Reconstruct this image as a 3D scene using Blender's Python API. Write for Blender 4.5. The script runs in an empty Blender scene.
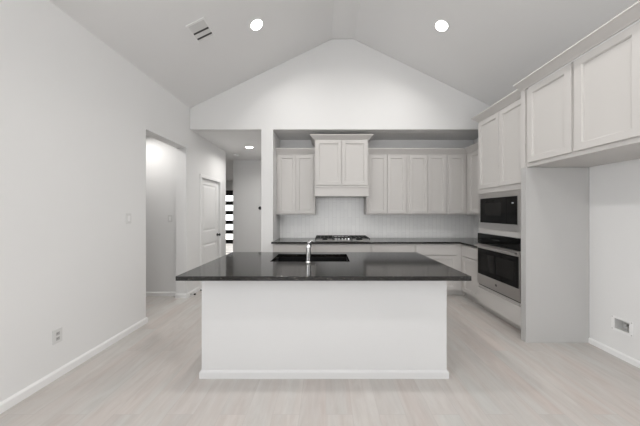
import bpy, bmesh, math, random
from mathutils import Vector, Matrix
random.seed(7)
S = bpy.context.scene
COL = S.collection
PI = math.pi

# ------------------------------------------------------------------ camera
cd = bpy.data.cameras.new('camera'); cam = bpy.data.objects.new('camera', cd); COL.objects.link(cam)
cam.location = (0, 0, 1.41); cam.rotation_euler = (PI/2, 0, 0)
cd.sensor_width = 36; cd.lens = 13.5; cd.shift_x = -6/640; cd.shift_y = -1/640
cd.clip_start = 0.05; cd.clip_end = 200
S.camera = cam

# ------------------------------------------------------------------ world, sun, window light, exposure
w = bpy.data.worlds.new('world'); S.world = w; w.use_nodes = True
wn = w.node_tree.nodes; wn['Background'].inputs[0].default_value = (0.97, 0.985, 1.0, 1); wn['Background'].inputs[1].default_value = 3.0
sd = bpy.data.lights.new('sun', 'SUN'); sd.energy = 6; sd.angle = math.radians(0.6); sd.color = (1, .96, .9)
sun = bpy.data.objects.new('sun', sd); COL.objects.link(sun); sun.location = (-6, 14, 9)
sun.rotation_euler = Vector((.36, -1, -.78)).to_track_quat('-Z', 'Y').to_euler()

def area(name, loc, direction, sx, sy, energy, color=(1, 1, 1), spread=180):
    d = bpy.data.lights.new(name, 'AREA'); d.shape = 'RECTANGLE'; d.size = sx; d.size_y = sy
    d.energy = energy; d.color = color; d.spread = math.radians(spread)
    o = bpy.data.objects.new(name, d); COL.objects.link(o); o.location = loc
    o.rotation_euler = Vector(direction).to_track_quat('-Z', 'Z').to_euler()
    return o
WINX = (-1.35, .28, 1.91)              # window centres in the wall behind the camera
for i, x in enumerate(WINX):
    area('window_fill', (x, -7.96, 1.55), (0, 1, 0), 1.25, 2.0, 21, (.97, .985, 1.0))
WINY = (-5.2, -0.3)                    # added windows in each side wall, unseen, put in for side light
for y in WINY:
    area('window_fill', (-2.27, y, 1.55), (1, 0, 0), 1.25, 2.0, 86 if y < -2 else 30, (.97, .985, 1.0))
    area('window_fill', (2.825, y, 1.55), (-1, 0, 0), 1.25, 2.0, 22 if y < -2 else 5, (.97, .985, 1.0))
S.view_settings.view_transform = 'Standard'
S.view_settings.look = 'None'
S.view_settings.gamma = 1
S.view_settings.use_curve_mapping = False
S.view_settings.exposure = 0.03

# ------------------------------------------------------------------ materials
def new_mat(name):
    m = bpy.data.materials.new(name); m.use_nodes = True
    nt = m.node_tree; return m, nt, nt.nodes['Principled BSDF']
def pos(nt, scale=(1, 1, 1), rot=(0, 0, 0)):
    g = nt.nodes.new('ShaderNodeNewGeometry'); mp = nt.nodes.new('ShaderNodeMapping')
    mp.inputs['Scale'].default_value = scale; mp.inputs['Rotation'].default_value = rot
    nt.links.new(g.outputs['Position'], mp.inputs[0]); return mp.outputs[0]
def paint(name, col, rough=.6, bump=.05, bscale=250, spec=.4):
    m, nt, b = new_mat(name)
    n = nt.nodes.new('ShaderNodeTexNoise'); n.inputs['Scale'].default_value = bscale; n.inputs['Detail'].default_value = 3
    nt.links.new(pos(nt), n.inputs['Vector'])
    n2 = nt.nodes.new('ShaderNodeTexNoise'); n2.inputs['Scale'].default_value = 1.7
    nt.links.new(pos(nt), n2.inputs['Vector'])
    r = nt.nodes.new('ShaderNodeMapRange'); r.inputs[3].default_value = .985; r.inputs[4].default_value = 1.015
    nt.links.new(n2.outputs[0], r.inputs[0])
    mx = nt.nodes.new('ShaderNodeVectorMath'); mx.operation = 'SCALE'; mx.inputs[0].default_value = col
    nt.links.new(r.outputs[0], mx.inputs['Scale']); nt.links.new(mx.outputs[0], b.inputs['Base Color'])
    bp = nt.nodes.new('ShaderNodeBump'); bp.inputs['Strength'].default_value = bump; bp.inputs['Distance'].default_value = .002
    nt.links.new(n.outputs[0], bp.inputs['Height']); nt.links.new(bp.outputs[0], b.inputs['Normal'])
    b.inputs['Roughness'].default_value = rough; b.inputs['Specular IOR Level'].default_value = spec
    return m
def plain(name, col, rough=.4, metal=0, emit=0, spec=.5):
    m, nt, b = new_mat(name)
    n = nt.nodes.new('ShaderNodeTexNoise'); n.inputs['Scale'].default_value = 60
    nt.links.new(pos(nt), n.inputs['Vector'])
    r = nt.nodes.new('ShaderNodeMapRange'); r.inputs[3].default_value = rough*.93; r.inputs[4].default_value = rough*1.07
    nt.links.new(n.outputs[0], r.inputs[0]); nt.links.new(r.outputs[0], b.inputs['Roughness'])
    b.inputs['Base Color'].default_value = (*col, 1); b.inputs['Metallic'].default_value = metal
    b.inputs['Specular IOR Level'].default_value = spec
    if emit:
        b.inputs['Emission Color'].default_value = (*col, 1); b.inputs['Emission Strength'].default_value = emit
    return m
M = {}
M['wall'] = paint('wall_paint', (.765, .764, .76), .65, .12, 120)
M['ceiling'] = paint('ceiling_paint', (.80, .798, .795), .8, .15, 90)
M['trim'] = paint('trim_paint', (.82, .82, .815), .35, .02)
M['island'] = paint('island_paint', (.635, .635, .635), .5, .08, 150)
M['cabinet'] = paint('cabinet_paint', (.58, .563, .545), .42, .02)
M['panel'] = paint('panel_grey', (.475, .47, .462), .45, .02)  # darker, more neutral grey than the cabinet doors
M['inside'] = plain('dark_gap', (.05, .048, .045), .7)
M['plate'] = plain('white_plastic', (.66, .66, .65), .35)
M['grey_plate'] = plain('grey_plastic', (.42, .42, .41), .4)  # mid grey for sockets and screws
M['black'] = plain('black_hardware', (.012, .012, .012), .35)
M['sink'] = plain('black_sink_composite', (.008, .008, .008), .5, spec=.2)
M['chrome'] = plain('chrome', (.72, .72, .72), .12, 1)
M['castiron'] = plain('cast_iron', (.015, .015, .015), .55)
M['blackglass'] = plain('black_glass', (.005, .005, .005), .06, spec=.12)
M['ovenwindow'] = plain('oven_window_glass', (.012, .0115, .011), .1, spec=.15)
M['display'] = plain('display_pale', (.45, .46, .48), .4, 0, .12)
M['lens'] = plain('lamp_lens', (1, .97, .92), .4, 0, 12)
M['blackdoor'] = plain('black_door_paint', (.012, .012, .012), .4)

def steel():
    m, nt, b = new_mat('brushed_steel')
    n = nt.nodes.new('ShaderNodeTexNoise'); n.inputs['Scale'].default_value = 40
    nt.links.new(pos(nt, (1, 1, 40)), n.inputs['Vector'])
    r = nt.nodes.new('ShaderNodeMapRange'); r.inputs[3].default_value = .27; r.inputs[4].default_value = .38
    nt.links.new(n.outputs[0], r.inputs[0]); nt.links.new(r.outputs[0], b.inputs['Roughness'])
    b.inputs['Base Color'].default_value = (.50, .49, .48, 1); b.inputs['Metallic'].default_value = 1
    return m
M['steel'] = steel()

def granite():
    m, nt, b = new_mat('black_granite')
    v = nt.nodes.new('ShaderNodeTexVoronoi'); v.inputs['Scale'].default_value = 150
    n = nt.nodes.new('ShaderNodeTexNoise'); n.inputs['Scale'].default_value = 60; n.inputs['Detail'].default_value = 5
    nt.links.new(pos(nt), v.inputs['Vector']); nt.links.new(pos(nt), n.inputs['Vector'])
    s = nt.nodes.new('ShaderNodeSeparateColor'); nt.links.new(v.outputs['Color'], s.inputs[0])
    c1 = nt.nodes.new('ShaderNodeValToRGB')
    c1.color_ramp.elements[0].position = .0; c1.color_ramp.elements[0].color = (.005, .0048, .0045, 1)
    c1.color_ramp.elements[1].position = 1; c1.color_ramp.elements[1].color = (.26, .24, .21, 1)
    e = c1.color_ramp.elements.new(.62); e.color = (.009, .0085, .008, 1)
    e = c1.color_ramp.elements.new(.86); e.color = (.03, .028, .025, 1)
    mx = nt.nodes.new('ShaderNodeMath'); mx.operation = 'MULTIPLY'
    ml = nt.nodes.new('ShaderNodeMapRange'); ml.inputs[1].default_value = .35; ml.inputs[2].default_value = .65; ml.inputs[3].default_value = .6; ml.inputs[4].default_value = 1.05
    nt.links.new(n.outputs[0], ml.inputs[0]); nt.links.new(s.outputs[0], mx.inputs[0]); nt.links.new(ml.outputs[0], mx.inputs[1])
    nt.links.new(mx.outputs[0], c1.inputs[0]); nt.links.new(c1.outputs[0], b.inputs['Base Color'])
    b.inputs['Roughness'].default_value = .09; b.inputs['IOR'].default_value = 1.52
    return m
M['granite'] = granite()

def floor_mat():
    m, nt, b = new_mat('wood_plank_floor')
    L = nt.links
    p = pos(nt, (1, 1, 1), (0, 0, PI/2))
    br = nt.nodes.new('ShaderNodeTexBrick')
    br.inputs['Scale'].default_value = 1; br.inputs['Brick Width'].default_value = 1.22; br.inputs['Row Height'].default_value = .185
    br.inputs['Mortar Size'].default_value = .0012; br.inputs['Mortar Smooth'].default_value = .3
    br.inputs['Color1'].default_value = (0, 0, 0, 1); br.inputs['Color2'].default_value = (1, 1, 1, 1); br.inputs['Mortar'].default_value = (.5, .5, .5, 1)
    br.offset = .37; br.offset_frequency = 2
    L.new(p, br.inputs['Vector'])
    # per plank shift of the grain
    g = nt.nodes.new('ShaderNodeNewGeometry')
    sc = nt.nodes.new('ShaderNodeVectorMath'); sc.operation = 'MULTIPLY_ADD'
    sc.inputs[1].default_value = (7, 13, 5); L.new(br.outputs['Color'], sc.inputs[0]); L.new(g.outputs['Position'], sc.inputs[2])
    mp = nt.nodes.new('ShaderNodeMapping'); mp.inputs['Scale'].default_value = (20, 3.2, 1); L.new(sc.outputs[0], mp.inputs[0])
    n1 = nt.nodes.new('ShaderNodeTexNoise'); n1.inputs['Scale'].default_value = 1; n1.inputs['Detail'].default_value = 6; n1.inputs['Roughness'].default_value = .6; n1.inputs['Distortion'].default_value = .6
    L.new(mp.outputs[0], n1.inputs['Vector'])
    mp2 = nt.nodes.new('ShaderNodeMapping'); mp2.inputs['Scale'].default_value = (5, .7, 1); L.new(sc.outputs[0], mp2.inputs[0])
    n2 = nt.nodes.new('ShaderNodeTexNoise'); n2.inputs['Scale'].default_value = 1; n2.inputs['Detail'].default_value = 3
    L.new(mp2.outputs[0], n2.inputs['Vector'])
    r1 = nt.nodes.new('ShaderNodeValToRGB')
    r1.color_ramp.elements[0].position = .28; r1.color_ramp.elements[0].color = (.43, .385, .355, 1)
    r1.color_ramp.elements[1].position = .72; r1.color_ramp.elements[1].color = (.60, .575, .55, 1)
    e = r1.color_ramp.elements.new(.5); e.color = (.52, .485, .46, 1)
    L.new(n1.outputs[0], r1.inputs[0])
    r2 = nt.nodes.new('ShaderNodeValToRGB')
    r2.color_ramp.elements[0].position = .3; r2.color_ramp.elements[0].color = (.56, .485, .45, 1)
    r2.color_ramp.elements[1].position = .7; r2.color_ramp.elements[1].color = (.53, .545, .53, 1)
    L.new(n2.outputs[0], r2.inputs[0])
    mx = nt.nodes.new('ShaderNodeMix'); mx.data_type = 'RGBA'; mx.inputs[0].default_value = .5
    L.new(r1.outputs[0], mx.inputs[6]); L.new(r2.outputs[0], mx.inputs[7])
    # plank tone
    sp = nt.nodes.new('ShaderNodeMapRange'); sp.inputs[3].default_value = .92; sp.inputs[4].default_value = 1.01
    sc2 = nt.nodes.new('ShaderNodeSeparateColor'); L.new(br.outputs['Color'], sc2.inputs[0]); L.new(sc2.outputs[0], sp.inputs[0])
    v = nt.nodes.new('ShaderNodeVectorMath'); v.operation = 'SCALE'; L.new(mx.outputs[2], v.inputs[0]); L.new(sp.outputs[0], v.inputs['Scale'])
    mo = nt.nodes.new('ShaderNodeMix'); mo.data_type = 'RGBA'; mo.inputs[7].default_value = (.44, .41, .39, 1)
    L.new(br.outputs['Fac'], mo.inputs[0]); L.new(v.outputs[0], mo.inputs[6]); L.new(mo.outputs[2], b.inputs['Base Color'])
    b.inputs['Roughness'].default_value = .42; b.inputs['Specular IOR Level'].default_value = .4
    bp = nt.nodes.new('ShaderNodeBump'); bp.inputs['Strength'].default_value = .08; bp.inputs['Distance'].default_value = .002
    L.new(n1.outputs[0], bp.inputs['Height']); L.new(bp.outputs[0], b.inputs['Normal'])
    return m
M['floor'] = floor_mat()

def tile_mat():
    # vertical stacked white tiles: local u = x + y (both walls), v = z
    m, nt, b = new_mat('backsplash_tile')
    L = nt.links
    g = nt.nodes.new('ShaderNodeNewGeometry'); s = nt.nodes.new('ShaderNodeSeparateXYZ'); L.new(g.outputs['Position'], s.inputs[0])
    a = nt.nodes.new('ShaderNodeMath'); a.operation = 'ADD'; L.new(s.outputs[0], a.inputs[0]); L.new(s.outputs[1], a.inputs[1])
    c = nt.nodes.new('ShaderNodeCombineXYZ'); L.new(s.outputs[2], c.inputs[0]); L.new(a.outputs[0], c.inputs[1])
    br = nt.nodes.new('ShaderNodeTexBrick'); br.inputs['Scale'].default_value = 1; br.inputs['Brick Width'].default_value = .29; br.inputs['Row Height'].default_value = .074
    br.inputs['Mortar Size'].default_value = .0028; br.inputs['Mortar Smooth'].default_value = .2
    br.inputs['Color1'].default_value = (.90, .90, .89, 1); br.inputs['Color2'].default_value = (.87, .87, .865, 1); br.inputs['Mortar'].default_value = (.78, .775, .77, 1)
    L.new(c.outputs[0], br.inputs['Vector']); L.new(br.outputs['Color'], b.inputs['Base Color'])
    b.inputs['Roughness'].default_value = .25
    bp = nt.nodes.new('ShaderNodeBump'); bp.inputs['Strength'].default_value = .2; bp.inputs['Distance'].default_value = .002; bp.invert = True
    L.new(br.outputs['Fac'], bp.inputs['Height']); L.new(bp.outputs[0], b.inputs['Normal'])
    return m
M['tile'] = tile_mat()

def glass_mat():
    m = bpy.data.materials.new('window_glass'); m.use_nodes = True; nt = m.node_tree; nt.nodes.clear()
    o = nt.nodes.new('ShaderNodeOutputMaterial'); t = nt.nodes.new('ShaderNodeBsdfTransparent'); g = nt.nodes.new('ShaderNodeBsdfGlossy')
    g.inputs['Roughness'].default_value = .02; f = nt.nodes.new('ShaderNodeFresnel'); x = nt.nodes.new('ShaderNodeMixShader')
    nt.links.new(f.outputs[0], x.inputs[0]); nt.links.new(t.outputs[0], x.inputs[1]); nt.links.new(g.outputs[0], x.inputs[2]); nt.links.new(x.outputs[0], o.inputs[0])
    return m
M['glass'] = glass_mat()

# ------------------------------------------------------------------ mesh helpers
def add_box(bm, x0, x1, y0, y1, z0, z1):
    vs = [bm.verts.new(p) for p in ((x0, y0, z0), (x1, y0, z0), (x1, y1, z0), (x0, y1, z0), (x0, y0, z1), (x1, y0, z1), (x1, y1, z1), (x0, y1, z1))]
    for f in ((3, 2, 1, 0), (4, 5, 6, 7), (0, 1, 5, 4), (1, 2, 6, 5), (2, 3, 7, 6), (3, 0, 4, 7)):
        bm.faces.new([vs[i] for i in f])
def add_prism(bm, pts, vec):
    """polygon (3d points) extruded along vec"""
    vec = Vector(vec)
    a = [bm.verts.new(p) for p in pts]; b = [bm.verts.new(Vector(p)+vec) for p in pts]
    bm.faces.new(a); bm.faces.new(b[::-1]); n = len(pts)
    for i in range(n): bm.faces.new((a[i], b[i], b[(i+1) % n], a[(i+1) % n]))
def add_lathe(bm, prof, mat=Matrix(), seg=24):
    """prof [(r,z)...] around local z, transformed by mat"""
    rings = []
    for r, z in prof:
        if r < 1e-6: rings.append([bm.verts.new(mat @ Vector((0, 0, z)))])
        else: rings.append([bm.verts.new(mat @ Vector((r*math.cos(2*PI*k/seg), r*math.sin(2*PI*k/seg), z))) for k in range(seg)])
    for a, b in zip(rings, rings[1:]):
        for k in range(seg):
            k2 = (k+1) % seg
            if len(a) == 1 and len(b) == 1: continue
            if len(a) == 1: bm.faces.new((a[0], b[k], b[k2]))
            elif len(b) == 1: bm.faces.new((a[k], b[0], a[k2]))
            else: bm.faces.new((a[k], b[k], b[k2], a[k2]))
def add_tube(bm, pts, radii, seg=14):
    pts = [Vector(p) for p in pts]
    if not isinstance(radii, (list, tuple)): radii = [radii]*len(pts)
    rings = []
    up = Vector((0, 0, 1))
    for i, p in enumerate(pts):
        d = (pts[min(i+1, len(pts)-1)] - pts[max(i-1, 0)]).normalized()
        ref = up if abs(d.dot(up)) < .95 else Vector((1, 0, 0))
        u = d.cross(ref).normalized(); v = d.cross(u).normalized()
        rings.append([bm.verts.new(p + radii[i]*(math.cos(2*PI*k/seg)*u + math.sin(2*PI*k/seg)*v)) for k in range(seg)])
    for a, b in zip(rings, rings[1:]):
        # match closest start to avoid twist
        off = min(range(seg), key=lambda o: (b[o].co-a[0].co).length)
        b2 = b[off:]+b[:off]
        for k in range(seg): bm.faces.new((a[k], b2[k], b2[(k+1) % seg], a[(k+1) % seg]))
        b[:] = b2
    bm.faces.new(rings[0]); bm.faces.new(rings[-1][::-1])
def sweep(bm, path, prof, right=True):
    """prof [(out,up)] closed polygon swept along a horizontal path [(x,y,z)] with mitres; out = to the right of travel"""
    P = [Vector(p) for p in path]; n = len(P); rings = []
    for i in range(n):
        def nrm(a, b):
            d = (b-a).normalized(); r = Vector((d.y, -d.x, 0)); return r if right else -r
        if i == 0: m = nrm(P[0], P[1])
        elif i == n-1: m = nrm(P[-2], P[-1])
        else:
            a, b = nrm(P[i-1], P[i]), nrm(P[i], P[i+1]); m = (a+b); m = m/ (m.length_squared/2) if m.length > 1e-6 else a
        rings.append([bm.verts.new(P[i] + m*o + Vector((0, 0, u))) for o, u in prof])
    k = len(prof)
    for a, b in zip(rings, rings[1:]):
        for j in range(k): bm.faces.new((a[j], b[j], b[(j+1) % k], a[(j+1) % k]))
    bm.faces.new(rings[0]); bm.faces.new(rings[-1][::-1])
def obj(name, bm, m, parent=None, bevel=0, smooth=False, seg=2):
    bmesh.ops.recalc_face_normals(bm, faces=bm.faces[:])
    me = bpy.data.meshes.new(name); bm.to_mesh(me); bm.free()
    for mm in (m if isinstance(m, (list, tuple)) else [m]): me.materials.append(M[mm] if isinstance(mm, str) else mm)
    if smooth: me.shade_smooth()
    o = bpy.data.objects.new(name, me); COL.objects.link(o)
    if parent: o.parent = parent
    if bevel:
        b = o.modifiers.new('bevel', 'BEVEL'); b.width = bevel; b.segments = seg; b.limit_method = 'ANGLE'; b.angle_limit = math.radians(40)
    return o
def boxes(name, bl, m, parent=None, bevel=0, **k):
    bm = bmesh.new()
    for b in bl: add_box(bm, *b)
    return obj(name, bm, m, parent, bevel, **k)
def thing(name, label, cat, loc=(0, 0, 0), rotz=0, group=None):
    o = bpy.data.objects.new(name, None); COL.objects.link(o); o.empty_display_size = .1
    o.location = loc; o.rotation_euler = (0, 0, rotz); o['label'] = label; o['category'] = cat
    if group: o['group'] = group
    return o
def tag(o, label, cat, group=None):
    o['label'] = label; o['category'] = cat
    if group: o['group'] = group
    return o
def struct(o): o['kind'] = 'structure'; return o
CROWN = [(0, 0), (.007, 0), (.008, .008), (.012, .014), (.030, .040), (.049, .066), (.054, .072), (.054, .085), (0, .085)]
def crown_prof(out, h): return [(a/.054*out, b/.085*h) for a, b in CROWN]
BASEB = [(0, 0), (.014, 0), (.014, .055), (.011, .064), (.006, .070), (.003, .075), (0, .075)]

# ------------------------------------------------------------------ setting
XL, XR, YB, YG = -2.285, 2.84, -8.0, 4.03      # left wall, right wall, wall behind camera, gable wall
ZE, ZR, RX0, RX1, ZF = 3.157, 4.316, .10, .467, 2.795
struct(boxes('floor', [(-6, 3.2, -8.2, 11.2, -.1, 0)], 'floor'))
# vaulted ceiling
bm = bmesh.new(); t = .12; e = .175
sl = (ZR-ZE)/(RX0-XL)
add_prism(bm, [(XL-e, YB-.1, ZE-sl*e), (RX0, YB-.1, ZR), (RX1, YB-.1, ZR), (XR+e, YB-.1, ZE-sl*e), (XR+e, YB-.1, ZE+t), (RX1, YB-.1, ZR+t), (RX0, YB-.1, ZR+t), (XL-e, YB-.1, ZE+t)], (0, YG+.12-YB+.1, 0))
struct(obj('ceiling', bm, 'ceiling'))
# gable wall with hall and kitchen openings
bm = bmesh.new()
add_prism(bm, [(XL, YG, ZF), (-1.09, YG, ZF), (-1.09, YG, 0), (-.89, YG, 0), (-.89, YG, ZF), (XR, YG, ZF), (XR, YG, ZE), (RX1, YG, ZR), (RX0, YG, ZR), (XL, YG, ZE)], (0, .12, 0))
struct(obj('wall_front', bm, 'wall', bevel=.006))
# left wall with passage opening (z<2.46, y 3.05..3.93)
OY0, OY1, OZ = 3.05, 3.93, 2.46
bm = bmesh.new()
YW = WINY[1]+.625
add_prism(bm, [(XL, YW, 0), (XL, OY0, 0), (XL, OY0, OZ), (XL, OY1, OZ), (XL, OY1, 0), (XL, 4.40, 0), (XL, 4.40, 2.045), (XL, 5.17, 2.045), (XL, 5.17, 0), (XL, 5.48, 0), (XL, 5.48, ZE+.02), (XL, YW, ZE+.02)], (-.175, 0, 0))
struct(obj('wall_left', bm, 'wall', bevel=.006))
lbl = [(XL-.175, XL, YB, WINY[0]-.625, 0, ZE+.02), (XL-.175, XL, WINY[0]+.625, WINY[1]-.625, 0, ZE+.02)] + [(XL-.175, XL, y-.625, y+.625, a, b) for y in WINY for a, b in ((0, .55), (2.55, ZE+.02))]
struct(boxes('wall_left_rear', lbl, 'wall'))
struct(boxes('wall_right', [(XR, XR+.15, a, b, 0, ZE+.02) for a, b in ((YB, WINY[0]-.625), (WINY[0]+.625, WINY[1]-.625), (WINY[1]+.625, 2.21))] + [(XR, XR+.15, y-.625, y+.625, a, b) for y in WINY for a, b in ((0, .55), (2.55, ZE+.02))] + [(XR, XR+.15, 2.3, 2.395, 0, .27), (XR, XR+.15, 2.395, 4.74, 0, ZE+.02), (XR, XR+.15, 2.21, 2.3, 0, .27), (XR, XR+.15, 2.21, 2.395, .372, ZE+.02), (XR+.1, XR+.15, 2.21, 2.395, .27, .372), (XR, XR+.1, 2.21, 2.2395, .27, .372), (XR, XR+.1, 2.3655, 2.395, .27, .372)], 'wall'))
# wall behind the camera with three windows
wz0, wz1, ww = .55, 2.55, .625
bl = [(XL, XR, YB-.12, YB, 0, wz0)]
xs = [XL] + [v for c in WINX for v in (c-ww, c+ww)] + [XR]
for i in range(0, len(xs), 2): bl.append((xs[i], xs[i+1], YB-.12, YB, wz0, wz1))
bm = bmesh.new()
for b in bl: add_box(bm, *b)
add_prism(bm, [(XL, YB, wz1), (XR, YB, wz1), (XR, YB, ZE), (RX1, YB, ZR), (RX0, YB, ZR), (XL, YB, ZE)], (0, -.12, 0))
struct(obj('wall_back', bm, 'wall'))
for i, c in enumerate(WINX):
    f = struct(boxes('window_%d' % (i+1), [(c-ww, c-ww+.05, YB-.1, YB-.04, wz0, wz1), (c+ww-.05, c+ww, YB-.1, YB-.04, wz0, wz1), (c-ww+.05, c+ww-.05, YB-.1, YB-.04, wz0, wz0+.05), (c-ww+.05, c+ww-.05, YB-.1, YB-.04, wz1-.05, wz1), (c-ww+.05, c+ww-.05, YB-.1, YB-.04, 1.53, 1.57)], 'trim'))
    boxes('window_pane', [(c-ww+.05, c+ww-.05, YB-.075, YB-.069, wz0+.05, 1.53), (c-ww+.05, c+ww-.05, YB-.075, YB-.069, 1.57, wz1-.05)], 'glass', f)
for i, c in enumerate(WINY):  # added side windows, unseen, framing the side fill lamps
  for j, (x0, x1) in enumerate(((XL-.12, XL-.06), (XR+.05, XR+.11))):
    f = struct(boxes('window_%d' % (i+2*j+4), [(x0, x1, c-ww, c-ww+.05, wz0, wz1), (x0, x1, c+ww-.05, c+ww, wz0, wz1), (x0, x1, c-ww+.05, c+ww-.05, wz0, wz0+.05), (x0, x1, c-ww+.05, c+ww-.05, wz1-.05, wz1), (x0, x1, c-ww+.05, c+ww-.05, 1.53, 1.57)], 'trim'))
    boxes('window_pane', [(x0+.025, x0+.031, c-ww+.05, c+ww-.05, wz0+.05, 1.53), (x0+.025, x0+.031, c-ww+.05, c+ww-.05, 1.57, wz1-.05)], 'glass', f)
# kitchen recess
struct(boxes('wall_recess_back', [(-.89, XR, 4.62, 4.74, 0, ZF)], 'wall'))
struct(boxes('wall_hall_right', [(-1.09, -.89, YG+.12, 6.4, 0, ZF)], 'wall'))
struct(boxes('ceiling_flat', [(-1.09, XR+.15, YG+.12, 4.74, ZF, ZF+.1), (-6, -1.09, YG+.12, 11.0, ZF, ZF+.1), (-1.09, -.89, 4.74, 6.5, ZF, ZF+.1)], 'ceiling'))
# hall end wall and foyer
struct(boxes('wall_hall_end', [(-2.48, -.89, 6.4, 6.5, 0, ZF), (-2.48, -2.38, 6.5, 10.6, 0, ZF)], 'wall'))
struct(boxes('wall_foyer_left', [(-5.6, -5.48, 5.36, 10.6, 0, ZF), (-5.48, XL-.175, 5.36, 5.48, 0, ZF)], 'wall'))
DX0, DX1, DY, DZ = -4.66, -3.72, 10.6, 2.40
struct(boxes('wall_foyer_front', [(-5.6, DX0, DY, DY+.15, 0, ZF), (DX1, -2.38, DY, DY+.15, 0, ZF), (DX0, DX1, DY, DY+.15, DZ, ZF)], 'wall'))
# passage on the left
struct(boxes('wall_passage_far', [(-4.6, XL-.175, 4.02, 4.12, 0, ZF)], 'wall'))
struct(boxes('wall_passage_left', [(-4.7, -4.6, .8, 4.12, 0, ZF)], 'wall'))
struct(boxes('wall_passage_near', [(-4.6, XL-.175, .7, .8, 0, ZF)], 'wall'))
struct(boxes('ceiling_passage', [(-4.7, XL-.175, .7, 4.12, ZF, ZF+.1)], 'ceiling'))
def baseboard(name, path, right=True, h=1.0):
    bm = bmesh.new(); sweep(bm, path, [(a, b*h) for a, b in BASEB], right); return struct(obj(name, bm, 'trim'))
baseboard('baseboard_left', [(XL-.175, OY0, 0), (XL, OY0, 0), (XL, YB, 0)], False)
baseboard('baseboard_left_jamb', [(XL-.175, OY1, 0), (XL, OY1, 0), (XL, 4.335, 0)], True)
baseboard('baseboard_hall', [(XL, 5.235, 0), (XL, 5.48, 0)], True)
baseboard('baseboard_passage', [(-4.6, 4.02, 0), (XL-.175, 4.02, 0)], True)
baseboard('baseboard_right', [(XR, 2.585, 0), (XR, YB, 0)], True, .8)
baseboard('baseboard_column', [(-1.09, 6.4, 0), (-1.09, YG, 0), (-.89, YG, 0)], True)
baseboard('baseboard_hall_end', [(-2.48, 10.6, 0), (-2.48, 6.4, 0), (-1.104, 6.4, 0)], True)

# hall door, two panels, in the left wall
d = struct(thing('door_1', 'x', 'door', (XL, 4.785, 0))); del d['label']; del d['category']
bm = bmesh.new(); W2, H = .38, 2.04
fx = -.03
add_box(bm, fx-.035, fx-.014, -W2, W2, .01, H)
def bars(y0, y1, z0, z1): add_box(bm, fx-.014, fx, y0, y1, z0, z1)
pz = [(.20, .80), (1.04, 1.94)]; st = .10
bars(-W2, -W2+st, .01, H); bars(W2-st, W2, .01, H)
for z0, z1 in ((.01, pz[0][0]), (pz[0][1], pz[1][0]), (pz[1][1], H)): bars(-W2+st, W2-st, z0, z1)
for z0, z1 in pz:      # raised field in each panel
    o_, i_ = .02, .055
    a = [bm.verts.new((fx-.014, y, z)) for y, z in ((-W2+st+o_, z0+o_), (W2-st-o_, z0+o_), (W2-st-o_, z1-o_), (-W2+st+o_, z1-o_))]
    b = [bm.verts.new((fx-.001, y, z)) for y, z in ((-W2+st+i_, z0+i_), (W2-st-i_, z0+i_), (W2-st-i_, z1-i_), (-W2+st+i_, z1-i_))]
    bm.faces.new(b)
    for k in range(4): bm.faces.new((a[k], a[(k+1) % 4], b[(k+1) % 4], b[k]))
obj('door_leaf', bm, 'trim', d)
boxes('door_casing', [(0, .016, -W2-.065, -W2-.002, 0, H+.065), (0, .016, W2+.002, W2+.065, 0, H+.065), (0, .016, -W2-.002, W2+.002, H+.004, H+.065)], 'trim', d, .003)
bm = bmesh.new(); RX = Matrix.Translation((fx, W2-.06, .93)) @ Matrix.Rotation(PI/2, 4, 'Y')
add_lathe(bm, [(0, 0), (.032, 0), (.032, .006), (.018, .010), (.018, .03), (.022, .038), (.028, .052), (.022, .066), (0, .07)], RX)
obj('door_knob', bm, 'black', d, smooth=True)
bm = bmesh.new()
for z in (.2, 1.05, 1.85): add_box(bm, fx, fx+.006, -W2-.004, -W2+.012, z-.045, z+.045)
obj('hinge', bm, 'black', d)
# front door with five panes
d = struct(thing('door_2', 'x', 'door', (DX0, DY, 0))); del d['label']; del d['category']
DW = DX1-DX0; lx0, lx1 = .13, DW-.13
zb = [.33]; panes = []
z = .29
bl = [(.03, lx0, .04, .09, .01, DZ-.03), (lx1, DW-.03, .04, .09, .01, DZ-.03), (lx0, lx1, .04, .09, .01, .19)]
top = 2.32; pitch = (top-.19)/5; bar = .175
for k in range(5):
    z0 = .19+k*pitch; z1 = z0+pitch-bar
    panes.append((z0, z1)); bl.append((lx0, lx1, .04, .09, z1, z0+pitch if k < 4 else DZ-.03))
boxes('door_leaf', bl, 'blackdoor', d)
for z0, z1 in panes: boxes('door_pane', [(lx0, lx1, .062, .068, z0, z1)], 'glass', d)
boxes('door_frame', [(0, .03, 0, .15, 0, DZ), (DW-.03, DW, 0, .15, 0, DZ), (.03, DW-.03, 0, .15, DZ-.03, DZ)], 'trim', d)
# ground and porch outside the front door
struct(boxes('trim_porch', [(-9, 2, 11.2, 16, -.12, -.02)], plain('porch_concrete', (.6, .58, .55), .8)))

# ------------------------------------------------------------------ cabinet helpers (local frame: front at y=0 looking -y, body to +y)
def add_door(bm, x0, x1, z0, z1, yf, t=.02, rail=.055, rec=.013):
    """shaker door: flat frame with a stepped recess, closed mesh; outer face at y=yf"""
    def ring(i, y): return [bm.verts.new(p) for p in ((x0+i, y, z0+i), (x1-i, y, z0+i), (x1-i, y, z1-i), (x0+i, y, z1-i))]
    R = [ring(0, yf+t), ring(0, yf+.0015), ring(.0015, yf), ring(rail, yf), ring(rail+.002, yf+.004), ring(rail+.007, yf+.005), ring(rail+.009, yf+rec)]
    bm.faces.new(R[0][::-1])
    for a, b in zip(R, R[1:]):
        for k in range(4): bm.faces.new((a[k], a[(k+1) % 4], b[(k+1) % 4], b[k]))
    bm.faces.new(R[-1])
def door(parent, x0, x1, z0, z1, yf=-.02, name='door', rail=.055):
    bm = bmesh.new(); add_door(bm, x0, x1, z0, z1, yf, rail=rail); return obj(name, bm, 'cabinet', parent)
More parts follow.
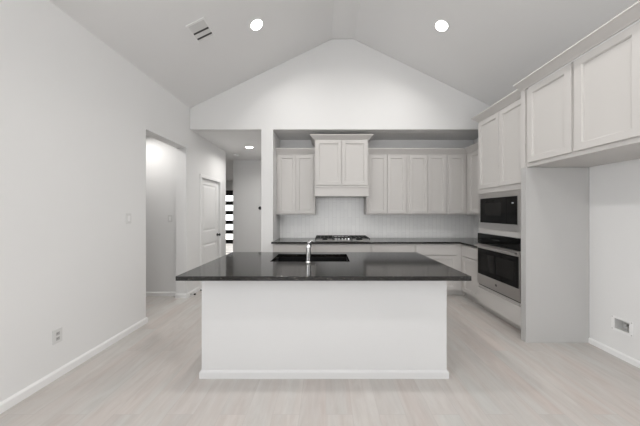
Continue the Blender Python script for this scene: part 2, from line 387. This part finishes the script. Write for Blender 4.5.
def drawer(parent, x0, x1, z0, z1, yf=-.02):
    return boxes('drawer', [(x0, x1, yf, yf+.02, z0, z1)], 'cabinet', parent, .002)

def upper(label, x0, x1, doors, z0=1.365, z1=2.44, yf=4.30, yb=4.612, group='upper wall cabinets along the tiled wall'):
    c = thing('upper_cabinet', label, 'cabinet', (x0, yf, 0), 0, group)
    wd = x1-x0
    bm = bmesh.new(); add_box(bm, 0, wd, 0, yb-yf, z0, z1)
    obj('cabinet_body', bm, 'cabinet', c, .001)
    for a, b in doors: door(c, a-x0, b-x0, z0+.02, z1-.012)
    return c
G = .001
cl = upper('grey two-door upper cabinet left of the range hood, beside the white column', -.888, -.194, [(-.853, -.540), (-.534, -.220)])
upper('grey two-door upper cabinet directly right of the range hood', .726, 1.455-G, [(.757, 1.088), (1.096, 1.425)])
upper('grey two-door upper cabinet second from the range hood on its right', 1.455+G, 2.166-G, [(1.487, 1.812), (1.822, 2.140)])
upper('grey single-door upper cabinet at the right end of the back wall, in the corner', 2.166+G, XR-.002, [(2.193, 2.492)])
c = thing('upper_cabinet', 'grey upper cabinet on the right wall between corner cabinet and oven tower', 'cabinet', (2.52, 4.297, 0), -PI/2)
boxes('cabinet_body', [(0, .78, 0, XR-2.52-.002, 1.365, 2.44)], 'cabinet', c, .001)
door(c, .085, .425, 1.385, 2.428); door(c, .433, .76, 1.385, 2.428)
# crown over uppers
bm = bmesh.new(); sweep(bm, [(-.888, 4.30, 2.441), (-.194, 4.30, 2.441)], crown_prof(.065, .10)); 
cr = obj('crown_molding', bm, 'cabinet', cl); cr.location = (.888, -4.30, 0)
bm = bmesh.new(); sweep(bm, [(.726, 4.30, 2.441), (2.52, 4.30, 2.441), (2.52, 3.517, 2.441)], crown_prof(.065, .10))
tag(obj('crown_molding', bm, 'cabinet'), 'long grey crown molding on top of the upper cabinets right of the hood', 'molding')
# hood cabinet
HX0, HX1, HY = -.192, .724, 4.10
h = thing('range_hood_cabinet', 'grey cabinet-style range hood with two doors above the cooktop', 'range hood', (HX0, HY, 0))
HW = HX1-HX0
boxes('cabinet_body', [(0, HW, 0, .518, 1.845, 2.66)], 'cabinet', h, .001)
door(h, .022, HW/2-.004, 1.868, 2.632); door(h, HW/2+.004, HW-.022, 1.868, 2.632)
boxes('valance', [(-.001, HW+.001, -.026, -.006, 1.675, 1.822), (-.001, .018, -.006, .46, 1.675, 1.822), (HW-.018, HW+.001, -.006, .46, 1.675, 1.822), (-.006, HW+.006, -.034, .18, 1.822, 1.845)], 'cabinet', h, .003)
boxes('hood_insert', [(.02, HW-.02, -.005, .51, 1.70, 1.80)], 'steel', h)
bm = bmesh.new(); sweep(bm, [(0, .518, 2.632), (0, 0, 2.632), (HW, 0, 2.632), (HW, .518, 2.632)], crown_prof(.075, .085), True)
obj('crown_molding', bm, 'cabinet', h)

# base cabinets on the back wall
def base(label, x0, x1, drawers, doors, yf=4.02, yb=4.618, ang=0, org=None, toe=0):
    c = thing('base_cabinet', label, 'cabinet', org or (x0, yf, 0), ang)
    wd = x1-x0
    boxes('cabinet_body', [(0, wd, 0, yb-yf, .10, .882)] + ([(wd, XR-.002-x0, .0, yb-yf, .10, .882)] if toe else []), 'cabinet', c, .001)
    boxes('toe_kick', [(0, wd+toe, .07, yb-yf-.02, 0, .10)] + ([(wd+toe, wd+toe+.3, .0, yb-yf-.02, 0, .10)] if toe else []), 'cabinet', c)
    for a, b in drawers: drawer(c, a-x0, b-x0, .692, .862)
    for a, b in doors: door(c, a-x0, b-x0, .115, .678)
    return c
base('grey base cabinet at the left end, beside the white column', -.888, -.197, [(-.865, -.212)], [(-.865, -.542), (-.536, -.212)])
base('grey base cabinet under the gas cooktop', -.195, .752, [(-.178, .735)], [(-.178, .275), (.281, .735)])
base('grey base cabinet right of the cooktop base, partly behind the island', .754, 1.488, [(.78, 1.470)], [(.78, 1.120), (1.126, 1.470)])
base('grey base cabinet with drawer over door at the back right corner', 1.490, 2.248, [(1.505, 2.17)], [(1.505, 2.17)], toe=.088)
c = thing('base_cabinet', 'grey base cabinet with drawer over door beside the oven tower', 'cabinet', (2.27, 4.018, 0), -PI/2)
boxes('cabinet_body', [(0, .503, 0, XR-2.27-.002, .10, .882)], 'cabinet', c, .001)
boxes('toe_kick', [(0, .503, .07, .5, 0, .10)], 'cabinet', c)
drawer(c, .06, .49, .692, .862); door(c, .06, .49, .115, .678)
boxes('corner_filler', [(.003, .055, -.004, 0, .10, .882)], 'cabinet', c)
# L-shaped counter
bm = bmesh.new()
add_prism(bm, [(-.908, 3.97, .884), (2.215, 3.97, .884), (2.215, 3.516, .884), (XR-.002, 3.516, .884), (XR-.002, 4.61, .884), (-.888, 4.61, .884), (-.888, 4.026, .884), (-.908, 4.026, .884)], (0, 0, .03))
tag(obj('countertop', bm, 'granite', bevel=.003), 'L-shaped polished black granite countertop on the back cabinets', 'countertop')
# backsplash
bm = bmesh.new()
add_box(bm, -.888, XR-.002, 4.612, 4.619, .915, 1.363); add_box(bm, -.192, .724, 4.612, 4.619, 1.363, 1.69)
add_box(bm, XR-.009, XR-.002, 3.516, 4.612, .915, 1.363)
tag(obj('backsplash', bm, 'tile'), 'white vertical tile backsplash above the back countertop', 'backsplash')
def wall_plate(name, label, cat, loc, rotz, kind='outlet', horiz=False, group=None, m='plate'):
    o = thing(name, label, cat, loc, rotz, group)
    w_, h_ = (.118, .072) if horiz else (.072, .118)
    boxes('cover_plate', [(-w_/2, w_/2, -.006, 0, -h_/2, h_/2)], m, o, .002)
    bm = bmesh.new()
    if kind == 'outlet':
        bm.free()
        for s in (-1, 1):
            cx, cz = (s*.021, 0) if horiz else (0, s*.021)
            so = boxes('socket', [(cx-.014, cx+.014, -.008, -.006, cz-.014, cz+.014)], 'grey_plate' if not horiz else m, o, .002)
            if not horiz:
                for q in (-.005, .005): boxes('slot', [(cx+q-.0012, cx+q+.0012, -.0085, -.008, cz-.002, cz+.006)], 'castiron', so)
    else:
        add_box(bm, -.017, .017, -.009, -.006, -.033, .033); obj('rocker', bm, 'trim', o, .002)
    return o
for x, l in ((-.55, 'small white outlet low on the tile left of the cooktop'), (1.23, 'small white outlet on the tile right of the cooktop, nearer the hood'), (2.50, 'small white outlet on the tile near the right corner')):
    wall_plate('electrical_outlet', l, 'outlet', (x, 4.612, .985), 0, horiz=True, group='outlets on the backsplash', m='trim')

# cooktop
k = thing('gas_cooktop', 'five-burner gas cooktop with black grates on the back countertop', 'cooktop', (.28, 4.30, .915))
boxes('cooktop_base', [(-.47, .47, -.25, .25, 0, .012)], 'steel', k, .005)
bm = bmesh.new()
for x0, x1 in ((-.462, -.155), (-.145, .145), (.155, .462)):
    yf = -.235 if x0 != -.145 else -.14
    zt, zb_ = .055, .042
    for x in (x0, x1-.012): add_box(bm, x, x+.012, yf, .235, zb_, zt)
    for y in (yf, .223): add_box(bm, x0, x1, y, y+.012, zb_, zt)
    for q in (.28, .5, .72): add_box(bm, x0+(x1-x0)*q-.005, x0+(x1-x0)*q+.005, yf, .235, zb_, zt)
    for q in ((.0,) if x0 == -.145 else (-.12, .0, .12)): add_box(bm, x0, x1, q-.005, q+.005, zb_, zt)
    for x in (x0, x1-.012):
        for y in (yf, .223, -.006): add_box(bm, x, x+.012, y, y+.012, .012, zb_)
obj('grate', bm, 'castiron', k, .002)
for x, y, r in ((-.30, -.11, .035), (-.30, .12, .045), (0, .05, .055), (.30, -.11, .045), (.30, .12, .035)):
    bm = bmesh.new(); add_lathe(bm, [(0, .012), (r+.012, .012), (r+.012, .022), (r, .026), (r, .034), (r-.004, .037), (0, .038)], Matrix.Translation((x, y, 0)))
    obj('burner', bm, 'castiron', k, smooth=False)
for i in range(5):
    bm = bmesh.new(); add_lathe(bm, [(0, .012), (.021, .012), (.021, .018), (.017, .022), (.015, .045), (0, .046)], Matrix.Translation((-.11+i*.055, -.20, 0)), 16)
    obj('knob', bm, 'chrome', k, smooth=False)

# ------------------------------------------------------------------ oven tower (front plane x=2.24, faces -x)
TY0, TY1 = 2.657, 3.512; TX = 2.24; TW = TY1-TY0; TD = XR-TX-.002
t = thing('oven_tower_cabinet', 'tall grey cabinet tower holding the microwave and wall oven', 'cabinet', (TX, TY1, 0), -PI/2)
# local x: 0 at far end (y=TY1) .. TW at near end
mz0, mz1, oz0, oz1 = 1.195, 1.66, .36, 1.10
fl = .055
bm = bmesh.new()
for b in ((0, .02, 0, TD, .10, 2.72), (TW-.02, TW, 0, TD, .10, 2.72), (.02, TW-.02, TD-.01, TD, .10, 2.72), (.02, TW-.02, .02, TD-.01, .10, .12), (.02, TW-.02, .02, TD-.01, oz0-.02, oz0), (.02, TW-.02, .02, TD-.01, oz1+.02, oz1+.04), (.02, TW-.02, .02, TD-.01, mz1, mz1+.02), (.02, TW-.02, .02, TD-.01, 2.70, 2.72)):
    add_box(bm, *b)
for b in ((.02, fl, 0, .02, .10, 2.72), (TW-fl, TW-.02, 0, .02, .10, 2.72), (fl, TW-fl, 0, .02, .10, oz0), (fl, TW-fl, 0, .02, oz1, mz0), (fl, TW-fl, 0, .02, mz1, 2.72)): add_box(bm, *b)
obj('cabinet_body', bm, 'cabinet', t)
boxes('toe_kick', [(0, TW, .07, .09, 0, .10)], 'cabinet', t)
door(t, .012, TW/2-.003, 1.742, 2.70); door(t, TW/2+.003, TW-.008, 1.742, 2.70)
drawer(t, .012, TW-.008, .10, .325)
bm = bmesh.new(); sweep(bm, [(0, TD, 2.72), (0, 0, 2.72), (TW-.004, 0, 2.72)], crown_prof(.072, .085), True); obj('crown_molding', bm, 'cabinet', t)

def prism_x(bm, prof, x0, x1):   # profile (y,z)
    add_prism(bm, [(x0, y, z) for y, z in prof], (x1-x0, 0, 0))
# microwave
m = thing('microwave', 'built-in stainless microwave with black glass door above the oven', 'microwave', (TX, TY1, 0), -PI/2)
u0, u1 = .022, .80; v0, v1 = 1.18, 1.675
g0, g1, h0, h1 = .068, .728, 1.262, 1.598
boxes('trim_frame', [(u0, g0, -.022, -.001, v0, v1), (g1, u1, -.022, -.001, v0, v1), (g0, g1, -.022, -.001, v0, h0), (g0, g1, -.022, -.001, h1, v1)], 'steel', m, .0015)
boxes('microwave_body', [(.10, .70, 0, .40, 1.22, 1.63)], 'inside', m)
boxes('door_glass', [(g0+.001, g0+.50, -.028, -.002, h0+.001, h1-.001)], 'blackglass', m, .002)
boxes('door_window', [(g0+.10, g0+.41, -.0295, -.028, h0+.10, h1-.07)], 'ovenwindow', m)
boxes('control_panel', [(g0+.503, g1-.001, -.028, -.002, h0+.001, h1-.001)], 'blackglass', m, .002)
boxes('display', [(g0+.585, g0+.615, -.0288, -.028, h1-.088, h1-.074)], 'display', m)
# wall oven
o = thing('wall_oven', 'stainless wall oven with black glass door below the microwave', 'oven', (TX, TY1, 0), -PI/2)
a0, a1 = .02, .79
boxes('oven_body', [(.06, TW-.06, 0, .55, .41, 1.09)], 'inside', o)
boxes('control_panel', [(a0+.004, a1-.004, -.035, -.001, .965, 1.108)], 'blackglass', o, .002)
boxes('display', [(a0+.30, a0+.44, -.0358, -.035, 1.035, 1.052)], 'ovenwindow', o)
bm = bmesh.new()
for b in ((a0, a1, -.04, -.001, .385, .53), (a0, a0+.018, -.04, -.001, .53, .96), (a1-.018, a1, -.04, -.001, .53, .96), (a0+.018, a1-.018, -.04, -.001, .895, .96)): add_box(bm, *b)
obj('oven_door', bm, 'steel', o, .001)
boxes('gap_shade_strip', [(a0, a1, -.012, -.001, .362, .383)], 'black', o)  # black strip stands in for the shaded gap between oven and drawer
boxes('door_glass', [(a0+.0185, a1-.0185, -.042, -.002, .531, .8945)], 'blackglass', o)
boxes('door_window', [(a0+.09, a0+.355, -.0428, -.042, .60, .83), (a0+.385, a1-.09, -.0428, -.042, .60, .83)], 'ovenwindow', o)
bm = bmesh.new(); add_tube(bm, [(a0+.01, -.078, .932), (a1-.01, -.078, .932)], .012)
for x in (a0+.05, a1-.05): add_tube(bm, [(x, -.04, .932), (x, -.076, .932)], .009)
obj('handle', bm, 'steel', o, smooth=False)
bm = bmesh.new(); add_lathe(bm, [(0, 0), (.017, 0), (.017, .0012), (0, .0014)], Matrix.Translation(((a0+a1)/2, -.04, .46)) @ Matrix.Rotation(PI/2, 4, 'X'), 24)
bd = obj('badge', bm, 'black', o)
bm = bmesh.new()
c0 = ((a0+a1)/2, .46)
def arc(cx, cz, r, s, e_, n=10): return [(cx+r*math.cos(s+(e_-s)*i/n), -.0418, cz+r*math.sin(s+(e_-s)*i/n)) for i in range(n+1)]
add_tube(bm, arc(c0[0], c0[1], .0135, 0, 2*PI*.99, 24), .0009, 6)
add_tube(bm, arc(c0[0]-.004, c0[1], .0055, .6, 5.2), .0009, 6); add_tube(bm, arc(c0[0]+.005, c0[1]+.002, .0042, .3, 5.6), .0009, 6)
obj('badge_monogram', bm, 'chrome', bd)

# ------------------------------------------------------------------ refrigerator surround: panel + cabinet above
FX = 2.155
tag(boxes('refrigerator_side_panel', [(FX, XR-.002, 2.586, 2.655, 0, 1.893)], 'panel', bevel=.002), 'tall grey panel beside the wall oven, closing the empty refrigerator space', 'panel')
FY0, FY1 = 1.60, 2.655; FW = FY1-FY0
f = thing('refrigerator_cabinet', 'grey two-door cabinet over the empty refrigerator space at right', 'cabinet', (FX+.02, FY1, 0), -PI/2)
FD = XR-FX-.02-.002
boxes('cabinet_body', [(0, FW, 0, FD, 1.895, 2.735)], 'cabinet', f, .001)
boxes('face_stile', [(0, .055, -.02, 0, 1.895, 2.735)], 'cabinet', f)
p = lambda y: FY1-y
door(f, p(2.573), p(2.112), 1.936, 2.722, rail=.06); door(f, p(2.085), p(1.63), 1.936, 2.722, rail=.06)
bm = bmesh.new(); sweep(bm, [(0.001, -.02, 2.735), (FW, -.02, 2.735), (FW, FD, 2.735)], crown_prof(.085, .075), True); obj('crown_molding', bm, 'cabinet', f)

# water outlet box in the right wall
b_ = thing('water_outlet_box', 'white recessed ice-maker water box low in the refrigerator wall', 'outlet box', (XR, 2.3025, .32), -PI/2)
b_.scale = (.84, .9, .84)
boxes('frame', [(-.1, -.068, -.005, -.0005, -.085, .085), (.068, .1, -.005, -.0005, -.085, .085), (-.068, .068, -.005, -.0005, .058, .085), (-.068, .068, -.005, -.0005, -.085, -.055)], 'trim', b_, .001)
boxes('box_liner', [(-.073, -.068, 0, .09, -.06, .063), (.068, .073, 0, .09, -.06, .063), (-.068, .068, 0, .09, .058, .063), (-.068, .068, 0, .09, -.06, -.055), (-.073, .073, .09, .095, -.06, .063)], 'plate', b_)
bm = bmesh.new(); add_tube(bm, [(.02, .045, -.055), (.02, .045, .0)], .009); add_tube(bm, [(.02, .045, .0), (.02, .03, .012), (.02, .012, .012)], .011); add_tube(bm, [(-.005, .045, .018), (.045, .045, .018)], .006)
obj('valve', bm, 'chrome', b_)
for x in (-.09, .09):
    for z in (-.07, .07):
        bm = bmesh.new(); add_lathe(bm, [(0, 0), (.006, 0), (.005, .002), (0, .0022)], Matrix.Translation((x, -.005, z)) @ Matrix.Rotation(PI/2, 4, 'X'), 12)
        obj('screw', bm, 'grey_plate', b_)

# ------------------------------------------------------------------ island
IX0, IX1, IY0, IY1 = -1.057, 1.025, 2.04, 2.93
i_ = thing('kitchen_island', 'long white kitchen island base with plain front and low baseboard', 'kitchen island', ((IX0+IX1)/2, (IY0+IY1)/2, 0))
cx, cy = (IX0+IX1)/2, (IY0+IY1)/2
bm = bmesh.new()
for b in ((IX0, IX1, IY0, IY0+.12, 0, .878), (IX0, IX0+.1, IY0+.12, IY1, 0, .878), (IX1-.1, IX1, IY0+.12, IY1, 0, .878)): add_box(bm, b[0]-cx, b[1]-cx, b[2]-cy, b[3]-cy, b[4], b[5])
bmesh.ops.remove_doubles(bm, verts=bm.verts[:], dist=1e-5)
obj('island_walls', bm, 'island', i_)
bm = bmesh.new(); sweep(bm, [(IX0-cx, IY1-cy, 0), (IX0-cx, IY0-cy, 0), (IX1-cx, IY0-cy, 0), (IX1-cx, IY1-cy, 0)], [(a, b*.92) for a, b in BASEB], True); obj('baseboard', bm, 'island', i_)
bx0, bx1, by0, by1 = IX0+.101-cx, IX1-.101-cx, .0+IY0+.121-cy, IY1-.03-cy
boxes('cabinet_carcass', [(bx0, -.10-.0, by0, by1, .10, .12), (-.10, bx1, by0, by1, .10, .12), (bx0, bx1, by1-.02, by1, .12, .876), (bx0, bx1, by1-.09, by1-.07, 0, .10)], 'cabinet', i_)
n = 4; wd = (bx1-bx0)/n
for q in range(n):
    bm = bmesh.new(); add_door(bm, -(bx0+wd*(q+1))+.008, -(bx0+wd*q)-.008, .13, .87, -by1-.02)
    dd = obj('door', bm, 'cabinet', i_); dd.rotation_euler = (0, 0, PI)
# island granite top with sink cut-out
SX0, SX1, SY0, SY1 = -.56, .24, 2.40, 2.83
TX0, TX1_, TYa, TYb = -1.160, 1.122, 1.850, 2.968
z0, z1 = .879, .914
bm = bmesh.new()
def rect(x0, x1, y0, y1, z): return [bm.verts.new(p) for p in ((x0, y0, z), (x1, y0, z), (x1, y1, z), (x0, y1, z))]
ot, it, ob, ib = rect(TX0, TX1_, TYa, TYb, z1), rect(SX0, SX1, SY0, SY1, z1), rect(TX0, TX1_, TYa, TYb, z0), rect(SX0, SX1, SY0, SY1, z0)
for q in range(4):
    r = (q+1) % 4
    bm.faces.new((ot[q], ot[r], it[r], it[q])); bm.faces.new((ob[r], ob[q], ib[q], ib[r]))
    bm.faces.new((ob[q], ob[r], ot[r], ot[q])); bm.faces.new((ib[r], ib[q], it[q], it[r]))
tag(obj('island_countertop', bm, 'granite', bevel=.0012), 'polished black speckled granite slab overhanging the white island base', 'countertop')
# sink
s = thing('kitchen_sink', 'black undermount sink set in the island countertop', 'sink', ((SX0+SX1)/2, (SY0+SY1)/2, z0))
hx, hy, dp = (SX1-SX0)/2, (SY1-SY0)/2, .20
bm = bmesh.new()
for b in ((-hx-.02, -hx, -hy-.02, hy+.02, -dp, -.001), (hx, hx+.02, -hy-.02, hy+.02, -dp, -.001), (-hx, hx, -hy-.02, -hy, -dp, -.001), (-hx, hx, hy, hy+.02, -dp, -.001), (-hx-.02, hx+.02, -hy-.02, hy+.02, -dp-.015, -dp)): add_box(bm, *b)
obj('basin', bm, 'sink', s)
bm = bmesh.new(); add_lathe(bm, [(0, -dp+.001), (.045, -dp+.001), (.042, -dp+.006), (.03, -dp+.003), (0, -dp+.003)]); obj('drain', bm, 'chrome', s, smooth=False)
# faucet
f = thing('faucet', 'short chrome pull-out faucet at the front edge of the island sink', 'faucet', (-.172, 2.345, z1))
bm = bmesh.new(); add_lathe(bm, [(0, 0), (.028, 0), (.028, .005), (.023, .010), (.0235, .02), (.0235, .13), (.0245, .15), (.0245, .165), (.018, .178), (0, .182)])
obj('faucet_body', bm, 'chrome', f, smooth=True)
bm = bmesh.new(); add_tube(bm, [(0, .0, .135), (.0, .03, .160), (.0, .075, .185), (.0, .125, .195), (.0, .165, .185), (.0, .19, .155), (0, .195, .13)], [.016, .016, .016, .017, .018, .019, .019]); obj('spout', bm, 'chrome', f, smooth=True)
bm = bmesh.new(); add_tube(bm, [(.0, -.002, .175), (.010, -.004, .198), (.026, -.006, .212), (.045, -.006, .216)], [.014, .010, .008, .007]); obj('handle', bm, 'chrome', f, smooth=True)

# ------------------------------------------------------------------ ceiling lamps
def downlight(label, loc, tilt, r=.088, power=10, grp='recessed ceiling lights', strength=None):
    o = thing('recessed_ceiling_light', label, 'ceiling light', loc, 0, grp)
    o.rotation_euler = (0, tilt, 0)
    bm = bmesh.new(); add_lathe(bm, [(r-.012, -.004), (r-.010, -.008), (r, -.008), (r+.008, -.003), (r+.009, 0), (r-.012, 0), (r-.012, -.004)], seg=40); obj('trim_ring', bm, 'trim', o, smooth=False)
    bm = bmesh.new(); add_lathe(bm, [(0, -.001), (r-.012, -.001), (r-.012, -.005), (0, -.006)], seg=40); obj('lens', bm, 'lens', o)
    d = bpy.data.lights.new('lamp', 'AREA'); d.shape = 'DISK'; d.size = r*1.6; d.energy = power; d.color = (1, .975, .945); d.spread = math.radians(150)
    l = bpy.data.objects.new('lamp', d); COL.objects.link(l); l.parent = o; l.location = (0, 0, -.012)
    return o
ang = math.atan(sl)
def zc(x): return ZR - sl*max(RX0-x, x-RX1, 0)
for sx, tl in ((-1, -ang), (1, ang)):
    x = .299 + sx*1.197
    downlight('round recessed light on the %s slope of the vaulted ceiling' % ('left' if sx < 0 else 'right'), (x, 3.10, zc(x)), tl, power=8)
    for y, pw, wd in ((1.75, 11, 'added over the kitchen island, outside the frame'), (.4, 10, 'above the camera, outside the frame'), (-2.3, 6, 'behind the camera, midway down the room'), (-5.0, 6, 'near the windows behind the camera')):  # unseen rows; the island row is added to brighten the right side
        downlight('round recessed light on the %s ceiling slope %s' % ('left' if sx < 0 else 'right', wd), (x, y, zc(x)), tl, power=pw)
downlight('round recessed light on the flat hall ceiling', (-1.64, 5.12, ZF), 0, power=10)
downlight('recessed light on the passage ceiling, out of sight', (-2.95, 3.55, ZF), 0, power=9)
downlight('added recessed light on the foyer ceiling, out of sight', (-4.5, 7.8, ZF), 0, power=14)  # hidden lamp added to lift the dark strip above the front door

# vent on the left slope
v = thing('ceiling_vent', 'white louvred air vent on the left slope of the vaulted ceiling', 'vent', (-1.475, 2.83, zc(-1.475)), 0)
v.rotation_euler = (0, -ang, 0)
hx, hy = .118, .14
boxes('vent_frame', [(-hx, hx, -hy, -hy+.022, -.012, -.001), (-hx, hx, hy-.022, hy, -.008, -.001), (-hx, -hx+.022, -hy+.022, hy-.022, -.008, -.001), (hx-.022, hx, -hy+.022, hy-.022, -.008, -.001)], 'trim', v, .002)
boxes('vent_backing', [(-hx+.02, hx-.02, -hy+.02, hy-.02, -.002, -.001)], plain('vent_dark', (.12, .12, .12), .7), v)
for q in range(9):
    y = -hy+.032+q*.0272
    bm = bmesh.new(); s_ = 1 if q in (4, 7) else -1
    add_prism(bm, [(-hx+.021, y-.010, -.004 if s_ < 0 else -.011), (-hx+.021, y+.010, -.011 if s_ < 0 else -.004), (-hx+.021, y+.010, -.0095 if s_ < 0 else -.0025), (-hx+.021, y-.010, -.0025 if s_ < 0 else -.0095)], (2*hx-.042, 0, 0))
    obj('slat_and_gap', bm, 'plate' if s_ < 0 else 'inside', v)  # the dark bars stand in for shaded gaps between slats
# smoke detector in hall
bm = bmesh.new(); add_lathe(bm, [(0, 0), (.065, 0), (.065, -.015), (.055, -.032), (.03, -.038), (0, -.038)], Matrix.Translation((-2.17, 5.8, ZF-.001)), 28)
tag(obj('smoke_detector', bm, 'trim', smooth=False), 'round white smoke detector on the hall ceiling', 'smoke detector')
# plates on walls
wall_plate('electrical_outlet', 'white wall outlet low on the left wall', 'outlet', (XL, 2.04, .356), PI/2, m='plate')
wall_plate('light_switch', 'white light switch on the left wall before the passage opening', 'switch', (XL, 2.775, 1.335), PI/2, kind='switch', m='plate')
wall_plate('light_switch', 'white light switch seen inside the left passage', 'switch', (-2.61, 4.02, 1.30), 0, kind='switch', m='plate')
bm = bmesh.new(); add_lathe(bm, [(0, 0), (.045, 0), (.045, .012), (.04, .02), (0, .022)], Matrix.Translation((-1.755, 6.399, 1.515)) @ Matrix.Rotation(PI/2, 4, 'X'), 24)
tag(obj('wall_thermostat', bm, 'black'), 'small round black control on the hall end wall beside the column', 'thermostat')
# door stops on the baseboard
for y, l in ((4.03, 'spring door stop on the baseboard by the passage corner'), (4.24, 'spring door stop on the baseboard nearest the hall door')):
    o = thing('door_stop', l, 'door stop', (XL+.0145, y, .03), 0, 'door stops on the hall baseboard')
    Rm = Matrix.Rotation(PI/2, 4, 'Y')
    bm = bmesh.new(); add_lathe(bm, [(0, 0), (.014, 0), (.012, .006), (.006, .008), (.006, .055), (0, .055)], Rm, 14); obj('spring', bm, 'chrome' if y < 4.1 else 'trim', o)
    bm = bmesh.new(); add_lathe(bm, [(0, .055), (.013, .055), (.013, .078), (.010, .084), (0, .084)], Rm, 14); obj('rubber_tip', bm, 'black', o)
